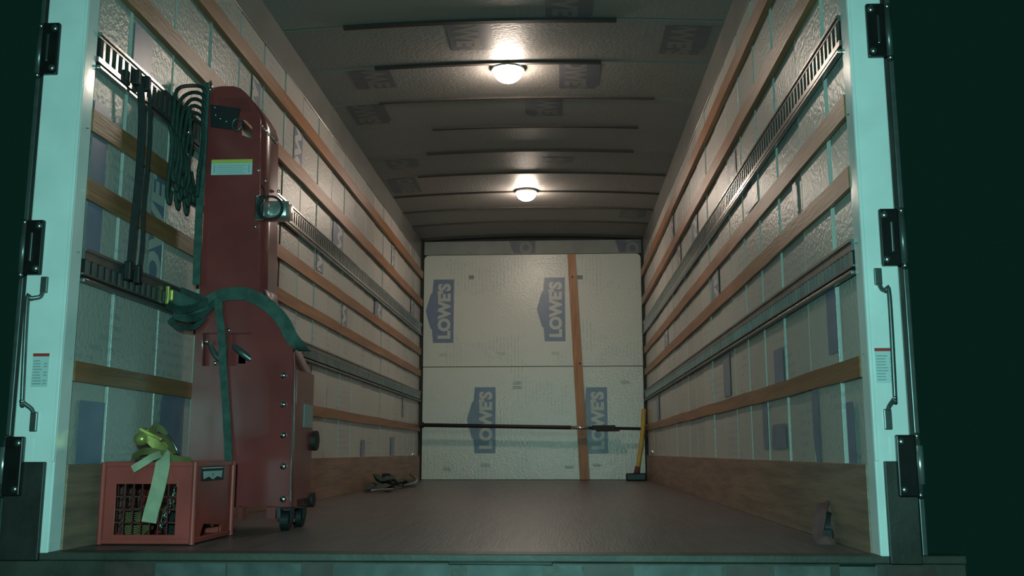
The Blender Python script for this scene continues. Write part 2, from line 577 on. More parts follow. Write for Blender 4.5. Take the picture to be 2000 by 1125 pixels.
def roof_board(y0, y1, name, ma, z_off0=0.0, z_off1=0.0, x0=-1.196, x1=1.196, th=0.03, nseg=16):
    bm = bmesh.new()
    g = []
    for i in range(nseg + 1):
        x = x0 + (x1 - x0) * i / nseg
        z = crown(x)
        g.append([bm.verts.new((x, y0, z + z_off0)), bm.verts.new((x, y1, z + z_off1)), bm.verts.new((x, y1, z + th)), bm.verts.new((x, y0, z + th))])
    for a, b in zip(g, g[1:]):
        for k in range(4):
            bm.faces.new((a[k], a[(k + 1) % 4], b[(k + 1) % 4], b[k]))
    bm.faces.new(g[0])
    bm.faces.new(g[-1])
    return link(name, bm, ma, ceil)


ed = [2.93] + roof_gaps + [10.345]
for i, (a, b) in enumerate(zip(ed, ed[1:])):
    if b - a > 0.05:
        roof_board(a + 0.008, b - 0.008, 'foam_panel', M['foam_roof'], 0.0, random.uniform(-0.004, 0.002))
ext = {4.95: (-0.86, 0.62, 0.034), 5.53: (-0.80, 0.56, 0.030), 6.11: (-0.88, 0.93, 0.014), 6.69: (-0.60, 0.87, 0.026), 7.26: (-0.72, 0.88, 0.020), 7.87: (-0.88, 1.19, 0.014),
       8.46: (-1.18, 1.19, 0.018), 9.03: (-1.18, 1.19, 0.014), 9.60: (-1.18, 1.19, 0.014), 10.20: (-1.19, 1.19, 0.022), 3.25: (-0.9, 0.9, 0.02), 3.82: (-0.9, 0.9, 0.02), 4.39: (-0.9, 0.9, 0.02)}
for y, (x0, x1, wd) in ext.items():  # a partial dark strip for the deep shade, a thin line along the whole gap
    roof_board(y - wd / 2, y + wd / 2, 'gap_shadow', M['bow'], -0.014, -0.014, x0, x1, 0.03)
    roof_board(y - 0.005, y + 0.005, 'gap_shadow', M['bow'], 0.006, 0.006, -1.19, 1.19, 0.03)
RL = lambda xc, yc, s: (lambda u, v, w_: (xc + s * v, yc + u, crown(xc + s * v) - 0.0012 - w_))
for xc, yc, s, u0, u1 in ((-0.20, 5.10, 1, -0.12, 0.24), (1.00, 5.12, 1, -0.10, 0.28), (-0.83, 5.66, -1, -0.10, 0.20), (0.42, 5.73, 1, -0.17, 0.24), (-1.0, 6.28, 1, -0.14, 0.24), (0.22, 6.26, -1, -0.12, 0.22),
                          (-0.96, 7.60, 1, -0.22, 0.20), (0.28, 7.64, 1, -0.18, 0.16), (-1.02, 8.14, -1, -0.24, 0.22), (1.00, 9.20, 1, -0.14, 0.30), (0.35, 4.72, 1, -0.10, 0.20)):
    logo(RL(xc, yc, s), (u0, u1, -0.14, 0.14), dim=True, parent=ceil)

# rear sill with worn reflective tape
sill = link('trim_7', bx(-1.42, 1.42, 2.842, 2.915, -0.019, 0.004, 0.004), M['sill'])
tag(sill, kind='structure')
bump_ = empty('rear_bumper', (0, 2.86, -0.16), 'steel rear bumper beam under the truck floor, with worn reflective tape along its face', 'bumper')
link('beam', bx(-1.42, 1.42, 2.850, 2.95, -0.16, -0.020, 0.004), M['sill'], bump_)
segs = [(-1.02, -0.87, 1), (-0.87, -0.66, 0), (-0.66, -0.44, 0), (-0.44, -0.35, 1), (-0.35, -0.01, 0), (0.03, 0.25, 0), (0.29, 0.36, 0), (0.36, 0.50, 1), (0.50, 0.75, 0), (0.76, 0.88, 1), (0.89, 1.05, 0), (1.07, 1.18, 0), (1.20, 1.34, 1)]
for a, b, k in segs:
    link('reflective_tape', bx(a + .003, b - .003, 2.8475, 2.851, -0.072, -0.026), M['tape_red'] if k else M['tape_white'], bump_)
for a, b in ((-0.02, 0.275), (1.07, 1.17)):  # chrome slips painting in the highlights along the sill edge
    link('edge_highlight', bx(a, b, 2.8400, 2.846, -0.026, -0.019, 0.002), M['chrome'], bump_)['label'] = 'bright highlight on the metal edge, laid in as chrome'

# ================================================================== REAR POSTS
for sx, side in ((-1, 'left'), (1, 'right')):
    ox = 0.0 if sx < 0 else -0.030
    p = empty('corner_post', (sx * (1.26 + ox), 2.88, 0), 'white painted corner post at the %s side of the rear opening' % side, 'post')
    link('post_body', bx(sx * 1.186, sx * (1.318 + ox), 2.842, 2.915, 0.0, 2.75, 0.004), M['white'], p)
    link('edge_bead', bx(sx * 1.186, sx * 1.196, 2.836, 2.8425, 0.262, 2.75, 0.002), M['white'], p)
    link('foot_plate', bx(sx * 1.208, sx * (1.3245 + ox), 2.8262, 2.8415, -0.018, 0.262, 0.003), M['black_plate'], p)['label'] = 'dark scuffed steel foot plate'
    bm = bmesh.new()
    for z in (0.29, 0.30 + 0.27, 0.90, 1.30):
        cyl(bm, (sx * 1.1865, 2.885, z), (sx * 1.1865, 2.885, z), 0.006, 10)
    link_each('rivet', bm, M['black_steel'] if sx > 0 else M['dull_chrome'], p)
    # warning sticker
    st = empty('warning_sticker', (sx * 1.25, 2.84, 0.48), 'white sticker with red bar and small print on the %s corner post' % side, 'sticker')
    x0, x1 = (-1.276, -1.226) if sx < 0 else (1.204, 1.262)
    link('sheet', bx(x0, x1, 2.8402, 2.8418, 0.482, 0.583), M['label'], st)
    link('red_bar', bx(x0, x1, 2.8396, 2.8404, 0.573, 0.582), M['label_red'], st)['label'] = 'red bar'
    bm = bmesh.new()
    for k in range(9):
        z = 0.560 - k * 0.0085
        box(bm, x0 + 0.003, x0 + (x1 - x0) * random.uniform(0.45, 0.62), 2.8397, 2.8403, z - 0.0022, z + 0.0012)
        box(bm, x0 + (x1 - x0) * 0.70, x1 - 0.004, 2.8397, 2.8403, z - 0.0022, z + 0.0012) if k % 3 else None
    link('small_print', bm, M['label_grey'], st)
    # bent grab rod
    rd = empty('grab_rod', (sx * 1.25, 2.82, 0.35), 'slim bent metal rod standing off the face of the %s corner post' % side, 'grab handle')
    if sx < 0:
        pts = [(-1.257, .768), (-1.262, .752), (-1.283, .745), (-1.290, .73), (-1.281, .45), (-1.280, .436), (-1.262, .418), (-1.257, .405)]
        tx, bxm = -1.257, -1.256
    else:
        pts = [(1.226, .768), (1.231, .752), (1.238, .745), (1.245, .73), (1.242, .45), (1.241, .436), (1.232, .418), (1.228, .405)]
        tx, bxm = 1.226, 1.228
    bm = bmesh.new()
    ys = [2.832, 2.826, 2.815, 2.808, 2.808, 2.812, 2.826, 2.832]
    tube(bm, [(x, y, z) for (x, z), y in zip(pts, ys)], 0.0062, 10, 5)
    link('rod', bm, M['rod'], rd, True)
    link('end_plate', bx(tx - .011, tx + .011, 2.832, 2.8415, .765, .815, 0.003), M['rod'], rd)
    link('end_plate', bx(bxm - .011, bxm + .011, 2.832, 2.8415, .350, .408, 0.003), M['rod'], rd)
    bm = bmesh.new()
    ball(bm, (pts[-3][0], 2.803, 0.437), 0.006, (1, 1, 1))
    link('bolt', bm, M['chrome'], rd, True)['label'] = 'small bright bolt'
    # open rear door folded against the outside of the body
    d = empty('rear_door', (sx * (1.33 + ox), 2.88, 0), 'dark rear door swung fully open and folded along the %s outer side of the truck' % side, 'truck door')
    link('door_panel', bx(sx * (1.327 + ox), sx * (1.352 + ox), 2.875, 4.03, 0.0, 2.66, 0.004), M['black_plate'], d)
    link('edge_strip', bx(sx * (1.339 + ox), sx * (1.353 + ox), 2.862, 2.874, 0.0, 2.66, 0.002), M['rod'], d)
    # hinges
    for zc, where in ((1.545, 'top'), (0.905, 'middle'), (0.250, 'bottom')):
        h = empty('door_hinge', (sx * (1.30 + ox), 2.83, zc), 'black steel strap hinge on the %s post, %s' % (side, {'top': 'the one nearest the top of the photo', 'middle': 'at mid height just above the bent rod', 'bottom': 'the lowest, with a shining chrome pin'}[where]), 'hinge', 'door hinges of the %s post' % side)
        link('leaf', bx(sx * (1.268 + ox), sx * (1.322 + ox), 2.824, 2.8412 if where != 'bottom' else 2.826 - 0.0005, zc - 0.085, zc + 0.085, 0.004) if where != 'bottom' else bx(sx * (1.268 + ox), sx * (1.322 + ox), 2.808, 2.8255, zc - 0.085, zc + 0.085, 0.004), M['black_steel'], h)
        yf = 2.824 if where != 'bottom' else 2.808
        where != 'bottom' and link('strap', bx(sx * (1.296 + ox), sx * (1.304 + ox), yf - 0.006, yf, zc - 0.045, zc + 0.045, 0.002), M['dull_chrome'], h)
        for dz in (-0.066, 0.066):
            bm = bmesh.new()
            ball(bm, (sx * (1.283 + ox), yf - 0.001, zc + dz), 0.011, (1, 0.6, 1))
            link('bolt', bm, M['dull_chrome'], h, True)
        bm = bmesh.new()
        cyl(bm, (sx * (1.337 + ox), 2.845, zc - 0.075), (sx * (1.337 + ox), 2.845, zc + 0.075), 0.0105, 20)
        link('barrel', bm, M['rod'], h, True)
        bm = bmesh.new()
        ball(bm, (sx * (1.337 + ox), 2.843, zc - 0.082), 0.010)
        ball(bm, (sx * (1.337 + ox), 2.843, zc + 0.082), 0.010)
        link_each('pin_end', bm, M['dull_chrome'], h, True)
        if where == 'bottom':
            bm = bmesh.new()
            cyl(bm, (sx * (1.338 + ox), 2.834, zc - 0.052), (sx * (1.338 + ox), 2.834, zc + 0.055), 0.0105, 24)
            link('chrome_sleeve', bm, M['latch_chrome'], h, True)['label'] = 'shining chrome sleeve'

# ================================================================== WALL SLATS AND TRACKS
slats = [('A', 2.128, 2.208), ('B', 1.822, 1.900), ('D', 1.305, 1.376), ('E', 1.078, 1.146), ('G', 0.503, 0.565)]
words = {'A': 'topmost of its five, nearest the ceiling', 'B': 'second from the top, just above the upper slotted track', 'D': 'third from the top, just below the upper slotted track',
         'E': 'fourth from the top, just above the lower slotted track', 'G': 'lowest of its five, above the plywood'}
for sx, side in ((-1, 'left'), (1, 'right')):
    for k, z0, z1 in slats:
        bm = bmesh.new()
        n = 24
        rings = []
        for i in range(n + 1):
            y = 2.9155 + (10.30 - 2.9155) * i / n
            dz = random.uniform(-0.0025, 0.0025)
            xf, xb = sx * (1.170 if k in 'AB' else 1.182), sx * 1.1955
            rings.append([bm.verts.new((xf, y, z0 + dz)), bm.verts.new((xf, y, z1 + dz)), bm.verts.new((xb, y, z1 + dz)), bm.verts.new((xb, y, z0 + dz))])
        for a, b in zip(rings, rings[1:]):
            for q in range(4):
                bm.faces.new((a[q], a[(q + 1) % 4], b[(q + 1) % 4], b[q]))
        bm.faces.new(rings[0]); bm.faces.new(rings[-1])
        o = link('wall_slat', bm, M['wood'])
        tag(o, 'long wooden slat along the %s wall, %s' % (side, words[k]), 'wooden slat', 'wooden slats of the %s wall' % side)
    for z0, z1, s0, s1, where, ma in ((1.512, 1.636, 1.553, 1.617, 'upper', 'track'), (0.812, 0.920, 0.842, 0.886, 'lower', 'track_dull')):
        t = empty('cargo_track', (sx * 1.195, 2.93, z0), '%s of the two slotted steel cargo tracks running along the %s wall' % (where, side), 'cargo track', 'cargo tracks of the %s wall' % side)
        link('track_back', bx(sx * 1.190, sx * 1.1955, 2.9155, 10.30, z0 + 0.01, z1 - 0.004), M['slot'], t)
        bm = bmesh.new()
        X = lambda a, b: (min(sx * a, sx * b), max(sx * a, sx * b))
        for (a, b), (p, q) in (((1.179, 1.190), (s1, z1)), ((1.179, 1.190), (z0 + 0.024, s0)), ((1.173, 1.180), (z1 - 0.009, z1))):
            xa, xb = X(a, b)
            box(bm, xa, xb, 2.9155, 10.30, p, q)
        y = 2.945
        while y < 10.28:
            xa, xb = X(1.1805, 1.190)
            box(bm, xa, xb, y, y + (0.016 if y < 5.0 else 0.026), s0, s1)
            y += 0.0465
        link('track_rail', bm, M[ma], t)
        bm = bmesh.new()
        xa, xb = X(1.173, 1.190)
        box(bm, xa, xb, 2.9155, 10.30, z0, z0 + 0.013, 0, 0.003)
        link('track_lip', bm, M[ma], t)

# batten on the back wall
bm = bmesh.new()
pts = [(0.385, 2.392), (0.470, 2.392), (0.592, 0.004), (0.490, 0.004)]
fr = [bm.verts.new((x, 10.322, z)) for x, z in pts]
bk = [bm.verts.new((x, 10.347, z)) for x, z in pts]
bm.faces.new(fr); bm.faces.new(bk[::-1])
for i in range(4):
    bm.faces.new((fr[i], fr[(i + 1) % 4], bk[(i + 1) % 4], bk[i]))
bat = link('wall_batten', bm, M['wood_back'])
tag(bat, 'orange-brown wooden batten fixed slightly slanted up the back wall', 'batten')
bm = bmesh.new()
for x, z in ((0.437, 2.14), (0.505, 1.21), (0.545, 0.42)):
    cyl(bm, (x, 10.3225, z), (x, 10.318, z), 0.012, 10)
link_each('screw', bm, M['black_steel'], bat)

# cargo bar across the back wall
cb = empty('cargo_bar', (0, 10.22, 0.545), 'black ratcheting cargo bar braced across the truck in front of the back wall', 'cargo bar')
zb = lambda x: 0.566 - 0.019 * (x + 1.17)
bm = bmesh.new()
cyl(bm, (-1.13, 10.20, zb(-1.15)), (0.42, 10.20, zb(0.42)), 0.020, 16)
link('outer_tube', bm, M['black_steel'], cb, False)
bm = bmesh.new()
cyl(bm, (0.405, 10.20, zb(0.41)), (0.60, 10.20, zb(0.60)), 0.022, 20)
link('chrome_sleeve', bm, M['chrome'], cb, True)['label'] = 'bright chrome sleeve'
bm = bmesh.new()
cyl(bm, (0.60, 10.20, zb(0.60)), (1.13, 10.20, zb(1.15)), 0.015, 16)
link('inner_tube', bm, M['black_steel'], cb, False)
bm = bmesh.new()
box(bm, 0.62, 0.86, 10.172, 10.228, zb(0.7) - 0.020, zb(0.7) + 0.028, 0, 0.008)
box(bm, 0.66, 0.90, 10.16, 10.19, zb(0.7) - 0.034, zb(0.7) - 0.012, 0, 0.006)
link('ratchet', bm, M['black'], cb)
for sx in (-1, 1):
    bm = bmesh.new()
    cyl(bm, (sx * 1.13, 10.20, zb(sx * 1.15)), (sx * 1.172, 10.20, zb(sx * 1.15)), 0.03, 16)
    link('end_pad', bm, M['black'], cb)

# sledgehammer standing on its head
sl = empty('sledgehammer', (1.05, 10.06, 0), 'sledgehammer with yellow handle standing on its dark head in the right back corner', 'sledgehammer')
bm = bmesh.new()
tube(bm, [(1.062, 10.06, 0.07), (1.098, 10.085, 0.27), (1.135, 10.12, 0.50), (1.153, 10.15, 0.72)], 0.024, 12, 4)
link('handle', bm, M['handle'], sl, True)
bm = bmesh.new()
cyl(bm, (1.058, 10.06, 0.06), (1.070, 10.065, 0.14), 0.033, 14, 0.026)
link('collar', bm, M['redweb'], sl, True)['label'] = 'reddish rubber collar'
link('head', bx(0.950, 1.152, 10.02, 10.10, 0.0, 0.075, 0.012), M['black_steel'], sl)

# small bright screw heads near the back corners
for x, y, z in ((1.1755, 9.75, 0.284), (-1.1755, 9.90, 0.262)):
    bm = bmesh.new()
    ball(bm, (x * 1.0185, y, z), 0.024)
    o = link('bolt_head', bm, M['latch_chrome'], None, True)
    tag(o, 'bright round bolt head just above the plywood near the %s back corner' % ('right' if x > 0 else 'left'), 'bolt')

# ================================================================== CEILING LAMPS
for i, (x, y, wd) in enumerate(((0.0, 5.62, 'nearer'), (0.01, 8.46, 'farther'))):
    z = crown(x) - 0.006
    l = empty('dome_lamp', (x, y, z), 'the %s of the two lit round dome lamps on the truck ceiling' % wd, 'ceiling lamp', 'ceiling dome lamps')
    bm = bmesh.new()
    cyl(bm, (x, y, z), (x, y, z - 0.016), 0.100, 32)
    link('rim', bm, M['lamp_rim'], l)
    bm = bmesh.new()
    bmesh.ops.create_uvsphere(bm, u_segments=28, v_segments=12, radius=0.088)
    for v in bm.verts:
        v.co = Vector((x + v.co.x, y + v.co.y, z - 0.0165 + min(v.co.z, 0) * 0.82))
    bmesh.ops.remove_doubles(bm, verts=bm.verts, dist=1e-4)
    link('dome', bm, M['lamp'], l, True)

# ================================================================== RED LIFT CART
ct = empty('red_cart', (-0.9, 3.8, 0.0), 'tall dark red metal cabinet on casters strapped to the left wall beside the crate', 'equipment cart')
YF, YB = 3.70, 3.95
up_out = [(-1.105, 0.60), (-0.865, 0.60), (-0.878, 1.10), (-0.893, 1.606), (-0.905, 1.645), (-0.930, 1.685), (-0.957, 1.722), (-0.980, 1.742), (-1.010, 1.752), (-1.060, 1.753), (-1.108, 1.746)]
hole = [(-0.975, 1.612), (-0.955, 1.608), (-0.927, 1.580), (-0.925, 1.531), (-0.968, 1.545)]
uh = link('upper_housing', plate([up_out, hole], 0.006, lambda u, v, w_: (u, YF + w_, v)), M['red'], ct)
inn = [(-1.0 + (u + 1.0) * 0.93, 1.20 + (v - 1.20) * 0.985) for u, v in up_out]
link('shell', plate([up_out, inn], YB - YF - 0.006, lambda u, v, w_: (u, YF + 0.006 + w_, v)), M['red'], uh)
YL = 3.66
lo_out = [(-1.104, 0.088), (-0.702, 0.088), (-0.713, 0.606), (-0.722, 0.700), (-0.750, 0.785), (-0.800, 0.845), (-0.850, 0.880), (-0.900, 0.896), (-0.955, 0.900), (-1.010, 0.890), (-1.060, 0.862), (-1.098, 0.84)]
h1 = [(-0.982, 0.741), (-0.882, 0.741), (-0.877, 0.613), (-0.976, 0.614)]
h2 = [(-1.072, 0.742), (-1.002, 0.742), (-0.996, 0.614), (-1.066, 0.614)]
link('lower_housing', plate([lo_out, h1, h2], 0.035, lambda u, v, w_: (u, YL + w_, v)), M['red'], ct)
body = [(-1.100, 0.088), (-0.704, 0.088), (-0.715, 0.606), (-0.865, 0.893), (-0.870, 0.93), (-1.100, 0.93)]
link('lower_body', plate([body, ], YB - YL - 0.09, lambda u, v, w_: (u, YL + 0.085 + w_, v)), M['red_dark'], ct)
bm = bmesh.new()                              # side wall and floor of the lower housing, closing the step
box(bm, -0.718, -0.7045, YL + 0.034, YB - 0.002, 0.088, 0.60)
box(bm, -1.10, -1.088, YL + 0.034, YB - 0.002, 0.088, 0.84)
box(bm, -1.10, -0.705, YL + 0.034, YB - 0.002, 0.086, 0.10)
link('side_panel', bm, M['red'], ct)
link('opening_shade', bx(-1.086, -0.860, YL + 0.070, YL + 0.078, 0.596, 0.760), M['black'], ct)  # black sheet added to give the openings their inner shade
bm = bmesh.new()                              # grips seen inside the two openings
tube(bm, [(-1.06, 3.71, 0.71), (-1.03, 3.70, 0.66), (-1.00, 3.70, 0.635)], 0.012, 10)
tube(bm, [(-0.97, 3.715, 0.70), (-0.93, 3.70, 0.67), (-0.89, 3.71, 0.64)], 0.014, 10)
link_each('grip', bm, M['rod'], ct, True)
bm = bmesh.new()
box(bm, -0.945, -0.905, 3.70, 3.735, 0.62, 0.665, 0, 0.006)
link('grip_bracket', bm, M['dull_chrome'], ct)
bm = bmesh.new()
for x, z in ((-0.968, 0.752), (-1.052, 0.708), (-1.015, 0.625)):
    ball(bm, (x, YL - 0.002, z), 0.0085, (1, .6, 1))
link_each('grip_screw', bm, M['chrome'], ct, True)
for x, z in ((-0.749, 0.577), (-0.745, 0.467), (-0.741, 0.352), (-0.736, 0.237), (-0.732, 0.117)):
    bm = bmesh.new()
    ball(bm, (x, YL - 0.001, z), 0.0135, (1, .7, 1))
    link('bolt', bm, M['chrome'], ct, True)
link('edge_strip', bx(-0.7085, -0.7035, YL - 0.005, YL + 0.004, 0.11, 0.47, 0.0015), M['chrome'], ct)['label'] = 'bright metal edge strip'
# dark recess with fittings near the top
rec = link('top_recess', plate([[(-1.100, 1.674), (-0.977, 1.655), (-0.983, 1.615), (-0.99, 1.564), (-1.095, 1.581)]], 0.006, lambda u, v, w_: (u, YF - 0.0065 + w_, v)), M['black'], ct)
bm = bmesh.new()
for x, z in ((-1.075, 1.628), (-1.055, 1.612), (-1.03, 1.60), (-1.08, 1.66), (-1.00, 1.60)):
    ball(bm, (x, YF - 0.008, z), 0.006)
link_each('fitting', bm, M['dull_chrome'], rec, True)
bm = bmesh.new()
for k in range(14):                            # ring behind the square hole
    pass
tube(bm, [(-0.985 + 0.018 * math.cos(a), YF - 0.012, 1.585 + 0.024 * math.sin(a)) for a in [math.pi * 2 * q / 12 for q in range(13)]], 0.004, 8, 2)
link('ring', bm, M['rod'], ct, True)
# rivets along the shoulder
for k in range(9):
    t = k / 8
    y = 3.715 + 0.20 * t
    bm = bmesh.new()
    ball(bm, (-0.8905 + 0.001 * t, y, 1.585 - 0.004 * t), 0.0065, (0.7, 1, 1))
    link_each('rivet', bm, M['chrome'], ct, True)
bm = bmesh.new()
for k in range(7):                             # thin cooling slots across the top
    z = 1.70 - 0.004 - k * 0.0085
    box(bm, -1.07, -0.955 + 0.0045 * k, YF - 0.0012, YF + 0.0005, z, z + 0.0022)
link('cooling_slots', bm, M['red_dark'], ct)
# warning label
lb = link('warning_label', bx(-1.084, -0.918, YF - 0.0022, YF - 0.0004, 1.380, 1.443), M['label'], ct)
lb['label'] = 'white and yellow warning label'
link('yellow_header', bx(-1.084, -0.918, YF - 0.0030, YF - 0.0021, 1.428, 1.443), M['label_y'], lb)
bm = bmesh.new()
for k in range(5):
    z = 1.418 - 0.0075 * k
    box(bm, -1.062, -0.938 - random.uniform(0, 0.02), YF - 0.0028, YF - 0.0021, z - 0.0016, z)
box(bm, -1.073, -1.069, YF - 0.0028, YF - 0.0021, 1.388, 1.422)
box(bm, -0.933, -0.929, YF - 0.0028, YF - 0.0021, 1.388, 1.422)
link('small_print', bm, M['label_grey'], lb)
# chrome latch wrapping the right edge
lt = link('latch', bx(-0.890, -0.772, 3.725, 3.80, 1.205, 1.282, 0.016), M['latch_chrome'], ct, True)
lt['label'] = 'chrome latch housing'
bm = bmesh.new()
tube(bm, [(-0.835 + 0.050 * math.cos(a), 3.68, 1.238 + 0.046 * math.sin(a)) for a in [math.pi * 2 * q / 14 for q in range(15)]], 0.005, 8, 3)
tube(bm, [(-0.872, 3.684, 1.33), (-0.860, 3.68, 1.31), (-0.862, 3.68, 1.29), (-0.880, 3.684, 1.283)], 0.0035, 8, 3)
link_each('cable_loop', bm, M['black'], lt, True)
link('latch_plate', bx(-0.898, -0.862, YF - 0.010, YF - 0.0003, 1.19, 1.286, 0.004), M['chrome'], lt)
bm = bmesh.new()
for x, y, z in ((-0.892, YF - 0.003, 1.395), (-0.868, YF + 0.02, 1.36), (-0.874, 3.92, 1.37), (-0.892, YF - 0.003, 1.29), (-0.893, YF - 0.003, 1.165)):
    ball(bm, (x, y, z), 0.0075)
link_each('screw_head', bm, M['chrome'], ct, True)
# things on the right flank
link('flank_label', bx(-0.7035, -0.7015, 3.80, 3.935, 0.385, 0.475), M['label_grey'], ct)['label'] = 'pale grey label on the flank'
bm = bmesh.new()
cyl(bm, (-0.712, 3.965, 0.335), (-0.688, 3.965, 0.335), 0.040, 20)
link('flank_wheel', bm, M['black'], ct)
bm = bmesh.new()
cyl(bm, (-0.735, 3.97, 0.10), (-0.695, 3.97, 0.10), 0.030, 18)
link('flank_pulley', bm, M['black'], ct)
bm = bmesh.new()
box(bm, -0.90, -0.885, YL, YL + 0.05, 0.045, 0.09)
box(bm, -0.795, -0.76, YL, YL + 0.05, 0.045, 0.09)
link_each('foot_bracket', bm, M['red'], ct)
for (x, y) in ((-0.735, 3.72), (-0.735, 3.90), (-1.05, 3.72), (-1.05, 3.90)):
    c = bmesh.new()
    cyl(c, (x - 0.016, y, 0.036), (x + 0.016, y, 0.036), 0.036, 22)
    wh = link('caster', c, M['black'], ct)
    f = bmesh.new()
    box(f, x - 0.026, x - 0.018, y - 0.018, y + 0.018, 0.03, 0.086)
    box(f, x + 0.018, x + 0.026, y - 0.018, y + 0.018, 0.03, 0.086)
    box(f, x - 0.03, x + 0.03, y - 0.03, y + 0.03, 0.078, 0.0865)
    link('fork', f, M['black_steel'], wh)
    a = bmesh.new()
    cyl(a, (x - 0.031, y, 0.036), (x + 0.031, y, 0.036), 0.007, 10)
    link('axle', a, M['chrome'], wh)

# ================================================================== STRAPS AND CORDS
# green ratchet strap round the cart
gs = empty('ratchet_strap', (-1.15, 3.56, 0.86), 'dark green ratchet strap hooked to the lower left track and wrapped round the red cabinet', 'ratchet strap')
bm = bmesh.new()
ribbon(bm, [(-1.160, 3.56, .870), (-1.120, 3.60, .852), (-1.085, 3.635, .842), (-1.045, 3.648, .862), (-1.005, 3.650, .884), (-0.955, 3.652, .892), (-0.90, 3.652, .888), (-0.85, 3.652, .866), (-0.800, 3.652, .832), (-0.755, 3.652, .782), (-0.722, 3.654, .722), (-0.700, 3.68, .69), (-0.698, 3.76, .68)], 0.050, 0.004)
link('webbing', bm, M['green'], gs)
bm = bmesh.new()
ribbon(bm, [(-1.155, 3.57, .800), (-1.11, 3.60, .790), (-1.075, 3.640, .805), (-1.035, 3.646, .845), (-1.00, 3.648, .870)], 0.030, 0.004)
ribbon(bm, [(-1.158, 3.52, .830), (-1.13, 3.575, .818), (-1.09, 3.625, .838), (-1.06, 3.640, .860)], 0.030, 0.004)
ribbon(bm, [(-1.158, 3.55, .78), (-1.13, 3.58, .755), (-1.09, 3.63, .762), (-1.06, 3.645, .80)], 0.022, 0.004)
ribbon(bm, [(-1.13, 3.57, .895), (-1.09, 3.61, .88), (-1.06, 3.640, .865), (-1.09, 3.635, .825), (-1.14, 3.60, .815)], 0.022, 0.004)
link_each('loose_webbing', bm, M['green_dark'], gs)
bm = bmesh.new()
ribbon(bm, [(-1.010, 3.646, .875), (-1.002, 3.640, .81), (-0.990, 3.642, .738), (-0.980, 3.644, .62), (-0.966, 3.648, .50), (-0.955, 3.648, .40), (-0.940, 3.640, .27), (-0.935, 3.636, .16)], 0.030, 0.003)
link('loose_tail', bm, M['green'], gs)
bm = bmesh.new()
box(bm, -1.1735, -1.160, 3.535, 3.552, .835, .905, 0, 0.003)
box(bm, -1.1735, -1.150, 3.550, 3.60, .850, .895, 0, 0.006)
link('track_fitting', bm, M['yellow'], gs)['label'] = 'brassy spring fitting'

# hank of cords hung from the upper track over the cabinet corner
hk = empty('cord_hank', (-1.15, 3.55, 1.55), 'hank of dark green cords looped from the upper left track over the red cabinet corner', 'cord bundle')
for k in range(6):
    bm = bmesh.new()
    dz = 0.030 * k
    y0 = 3.46 + 0.035 * k
    tube(bm, [(-1.152, y0, 1.44 - dz), (-1.150, y0, 1.56 - dz * 0.9), (-1.150, y0 + 0.02, 1.655 - dz), (-1.140, 3.60, 1.718 - dz * 0.95), (-1.118, 3.665, 1.728 - dz), (-1.112, 3.68, 1.66 - dz), (-1.115, 3.67, 1.45), (-1.120, 3.655, 1.28 + 0.02 * k)], 0.0075, 8, 5)
    link('cord', bm, M['green_dark'], hk, True)
bm = bmesh.new()
for k in range(11):
    x = -1.154 + 0.004 * (k % 4)
    y = 3.44 + 0.021 * k
    zt = 1.50 - 0.012 * k
    zb_ = 1.20 + 0.03 * ((k * 7) % 4)
    tube(bm, [(x, y, zt), (x + 0.012, y + 0.006, zt - 0.08), (x + 0.004, y, zb_ + 0.05), (x + 0.012, y + 0.012, zb_), (x + 0.010, y + 0.026, zb_ + 0.05)], 0.0085, 7, 4)
link_each('cord', bm, M['green_dark'], hk, True)
bm = bmesh.new()
ribbon(bm, [(-1.115, 3.690, 1.765), (-1.113, 3.675, 1.70), (-1.113, 3.675, 1.45), (-1.113, 3.672, 1.15), (-1.108, 3.668, 0.93)], 0.030, 0.004)
link('flat_strap', bm, M['green'], hk)
bm = bmesh.new()
ball(bm, (-1.145, 3.60, 1.530), 0.010, (1, 1, 1.6))
ball(bm, (-1.100, 3.685, 1.748), 0.008, (1, 1, 3.2))
link_each('hook', bm, M['chrome'], hk, True)

# a black strap between the left tracks and its shadow, both modelled as straps
for (pts, wd, lab, nm) in (
        ([(-1.155, 3.150, 1.590), (-1.150, 3.180, 1.50), (-1.150, 3.196, 1.38), (-1.150, 3.196, 1.22), (-1.153, 3.190, 1.06), (-1.155, 3.186, 0.90)], 0.026, 'wider of a black strap and its modelled shadow below the upper left track, the one nearer the rear post', 'strap_and_shadow'),
        ([(-1.155, 3.235, 1.60), (-1.150, 3.252, 1.50), (-1.150, 3.262, 1.33), (-1.150, 3.250, 1.15), (-1.152, 3.262, 1.00), (-1.156, 3.258, 0.90)], 0.013, 'narrower of a black strap and its modelled shadow below the upper left track, with a buckle at its foot', 'strap_and_shadow')):
    h = empty(nm, pts[0], lab, 'strap', 'black straps on the left wall')
    bm = bmesh.new()
    ribbon(bm, pts, wd, 0.003, (1, -0.9, 0))
    link('webbing', bm, M['blackstrap'], h)
    bm = bmesh.new()
    p = pts[0]
    box(bm, p[0] - 0.020, p[0] + 0.008, p[1] - 0.014, p[1] + 0.014, p[2] - 0.045, p[2] + 0.010, 0, 0.006)
    link('top_fitting', bm, M['black'], h)
    bm = bmesh.new()
    p = pts[-1]
    box(bm, p[0] - 0.018, p[0] + 0.008, p[1] - 0.012, p[1] + 0.012, p[2] - 0.035, p[2] + 0.030, 0, 0.005)
    link('buckle', bm, M['black'], h)

# ================================================================== MILK CRATE
cr_ = empty('milk_crate', (-1.01, 3.27, 0), 'faded red plastic milk crate on the truck floor at the left rear, full of straps', 'crate')
CX0, CX1, CY0, CY1, CH = -1.155, -0.862, 3.10, 3.46, 0.258


